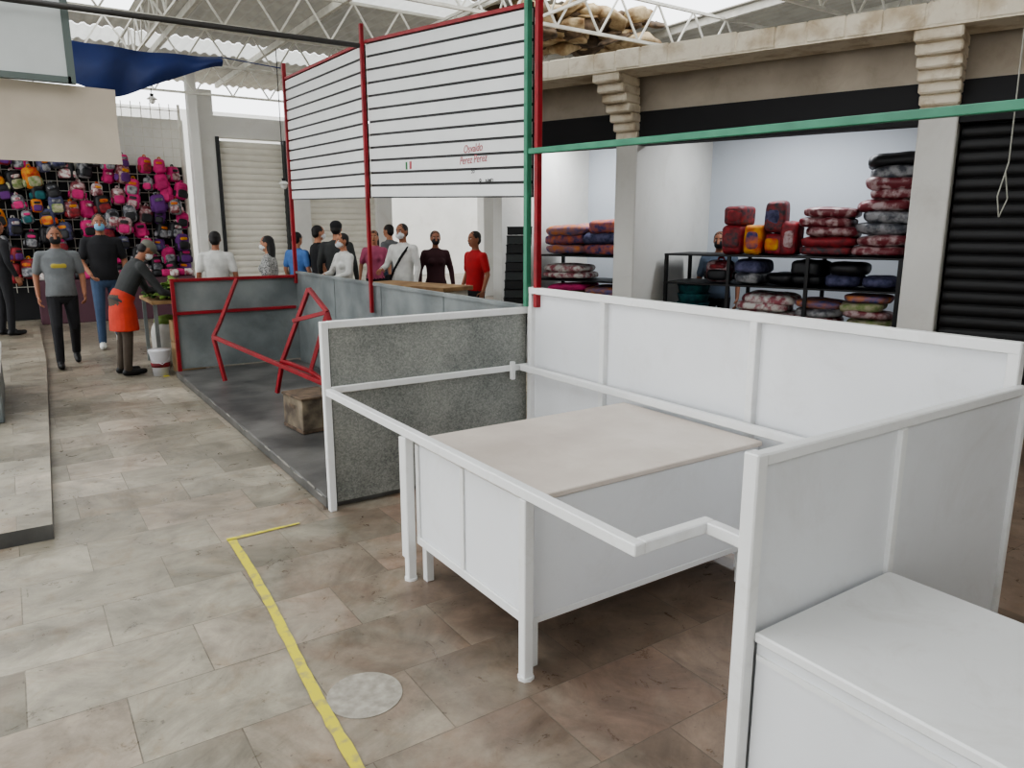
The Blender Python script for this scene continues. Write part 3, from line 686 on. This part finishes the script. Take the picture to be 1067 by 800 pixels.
REDF=fab('red',(176,36,40));ORG=fab('apron_red',(196,66,48));PNK=fab('pink',(180,90,120));BLU=fab('blue',(80,120,180));CAPG=fab('cap_grey',(110,110,100))
MB_=M('mask_blue',(120,170,200),.8);MK=M('mask_black',(26,26,30),.8);MW=M('mask_white',(220,222,224),.8);YP=M('yellow_print',(176,160,70),.8)
person('man_walking',(.48,10.45),R_(180),1.67,GRS,BLK,skin='b',mask=MK,legs='walk',printm=YP,vox=.010,belly=.02,arms=(((.25,-.05,1.14),(.25,.02,.90)),((-.25,-.02,1.14),(-.245,.12,.92))))
person('man_walking',(1.09,11.85),R_(175),1.84,BLK,JEAN,shoe=WHT,skin='b',mask=MB_,legs='walk',vox=.010,arms=(((.25,.02,1.13),(.16,.2,.98)),((-.25,-.03,1.14),(-.25,.08,.90))))
person('market_vendor',(.98,9.36),R_(-80),1.60,DKG,BRN,skin='b',mask=MW,sleeve='long',cap=CAPG,apron=ORG,lean=R_(30),headpitch=R_(15),vox=.010,arms=(((.24,.42,1.02),(.16,.60,.97)),((-.24,.40,1.02),(-.12,.61,.99))))
person('man_standing',(2.3,10.5),R_(-20),1.60,WHT,BLK,skin='b',vox=.014)
person('woman_standing',(2.88,10.1),R_(60),1.54,M('print_top',(200,200,196),.8,col2=(60,60,64),scale=60),BLK,long=True,female=True,mask=MW,vox=.014)
person('man_standing',(3.72,11.5),R_(-60),1.58,BLU,JEAN,vox=.016)
person('man_standing',(3.95,11.2),R_(-90),1.68,BLK,BLK,vox=.014,mask=MW)
person('man_standing',(4.02,10.6),R_(-30),1.74,DKG,BLK,vox=.014,cap=BLK,sleeve='long')
person('woman_standing',(3.85,9.9),R_(100),1.57,WHT,BRN,mask=MW,vox=.014,female=True,sleeve='long',arms=(((.25,.08,1.15),(.12,.3,1.12)),((-.25,.08,1.15),(-.1,.28,1.08))))
person('man_standing',(4.68,9.75),R_(120),1.70,WHT,BLK,mask=MW,strap=BLK,vox=.012,sleeve='long',skin='b',arms=(((.26,.05,1.15),(.2,.28,1.1)),((-.255,.0,1.13),(-.27,.1,.9))))
person('woman_standing',(5.05,11.6),R_(150),1.6,PNK,BLK,long=True,female=True,vox=.016)
person('man_standing',(5.6,12.2),R_(30),1.7,GRS,JEAN,vox=.016)
person('woman_standing',(5.2,9.75),R_(160),1.60,M('fabric_dark_red',(60,30,36),.85),BLK,female=True,vox=.013,sleeve='long',skin='b',mask=MK)
person('man_standing',(5.2,8.62),R_(95),1.60,REDF,BLK,skin='b',vox=.012,sleeve='short')
person('man_standing',(-.12,13.2,.085),R_(-60),1.68,BLK,BLK,skin='b',vox=.014,sleeve='long')
ps=RX@V((.46,1.58,0));person('shopkeeper',(ps.x,ps.y),R_(120),1.60,M('fabric_slate',(84,96,112),.85),BLK,skin='b',vox=.013,mask=BLK)
# ------------------------------------------------------------------ world, camera
w=bpy.data.worlds.new('World');scene.world=w;w.use_nodes=True
bg=w.node_tree.nodes['Background'];bg.inputs[0].default_value=(.96,.98,1.0,1);bg.inputs[1].default_value=3.2
f=770.;p=math.atan(163/f);yaw=R_(33.9)
Fh=V((math.sin(yaw),math.cos(yaw),0));Rr=V((math.cos(yaw),-math.sin(yaw),0));Z=V((0,0,1))
F=Fh*math.cos(p)-Z*math.sin(p);U=Fh*math.sin(p)+Z*math.cos(p)
cd=bpy.data.cameras.new('camera');co=bpy.data.objects.new('camera',cd);scene.collection.objects.link(co)
cd.sensor_width=36;cd.sensor_fit='HORIZONTAL';cd.lens=36*f/1067;cd.clip_start=.05
co.matrix_world=Matrix(((Rr.x,U.x,-F.x,0),(Rr.y,U.y,-F.y,0),(Rr.z,U.z,-F.z,1.65),(0,0,0,1)))
scene.camera=co
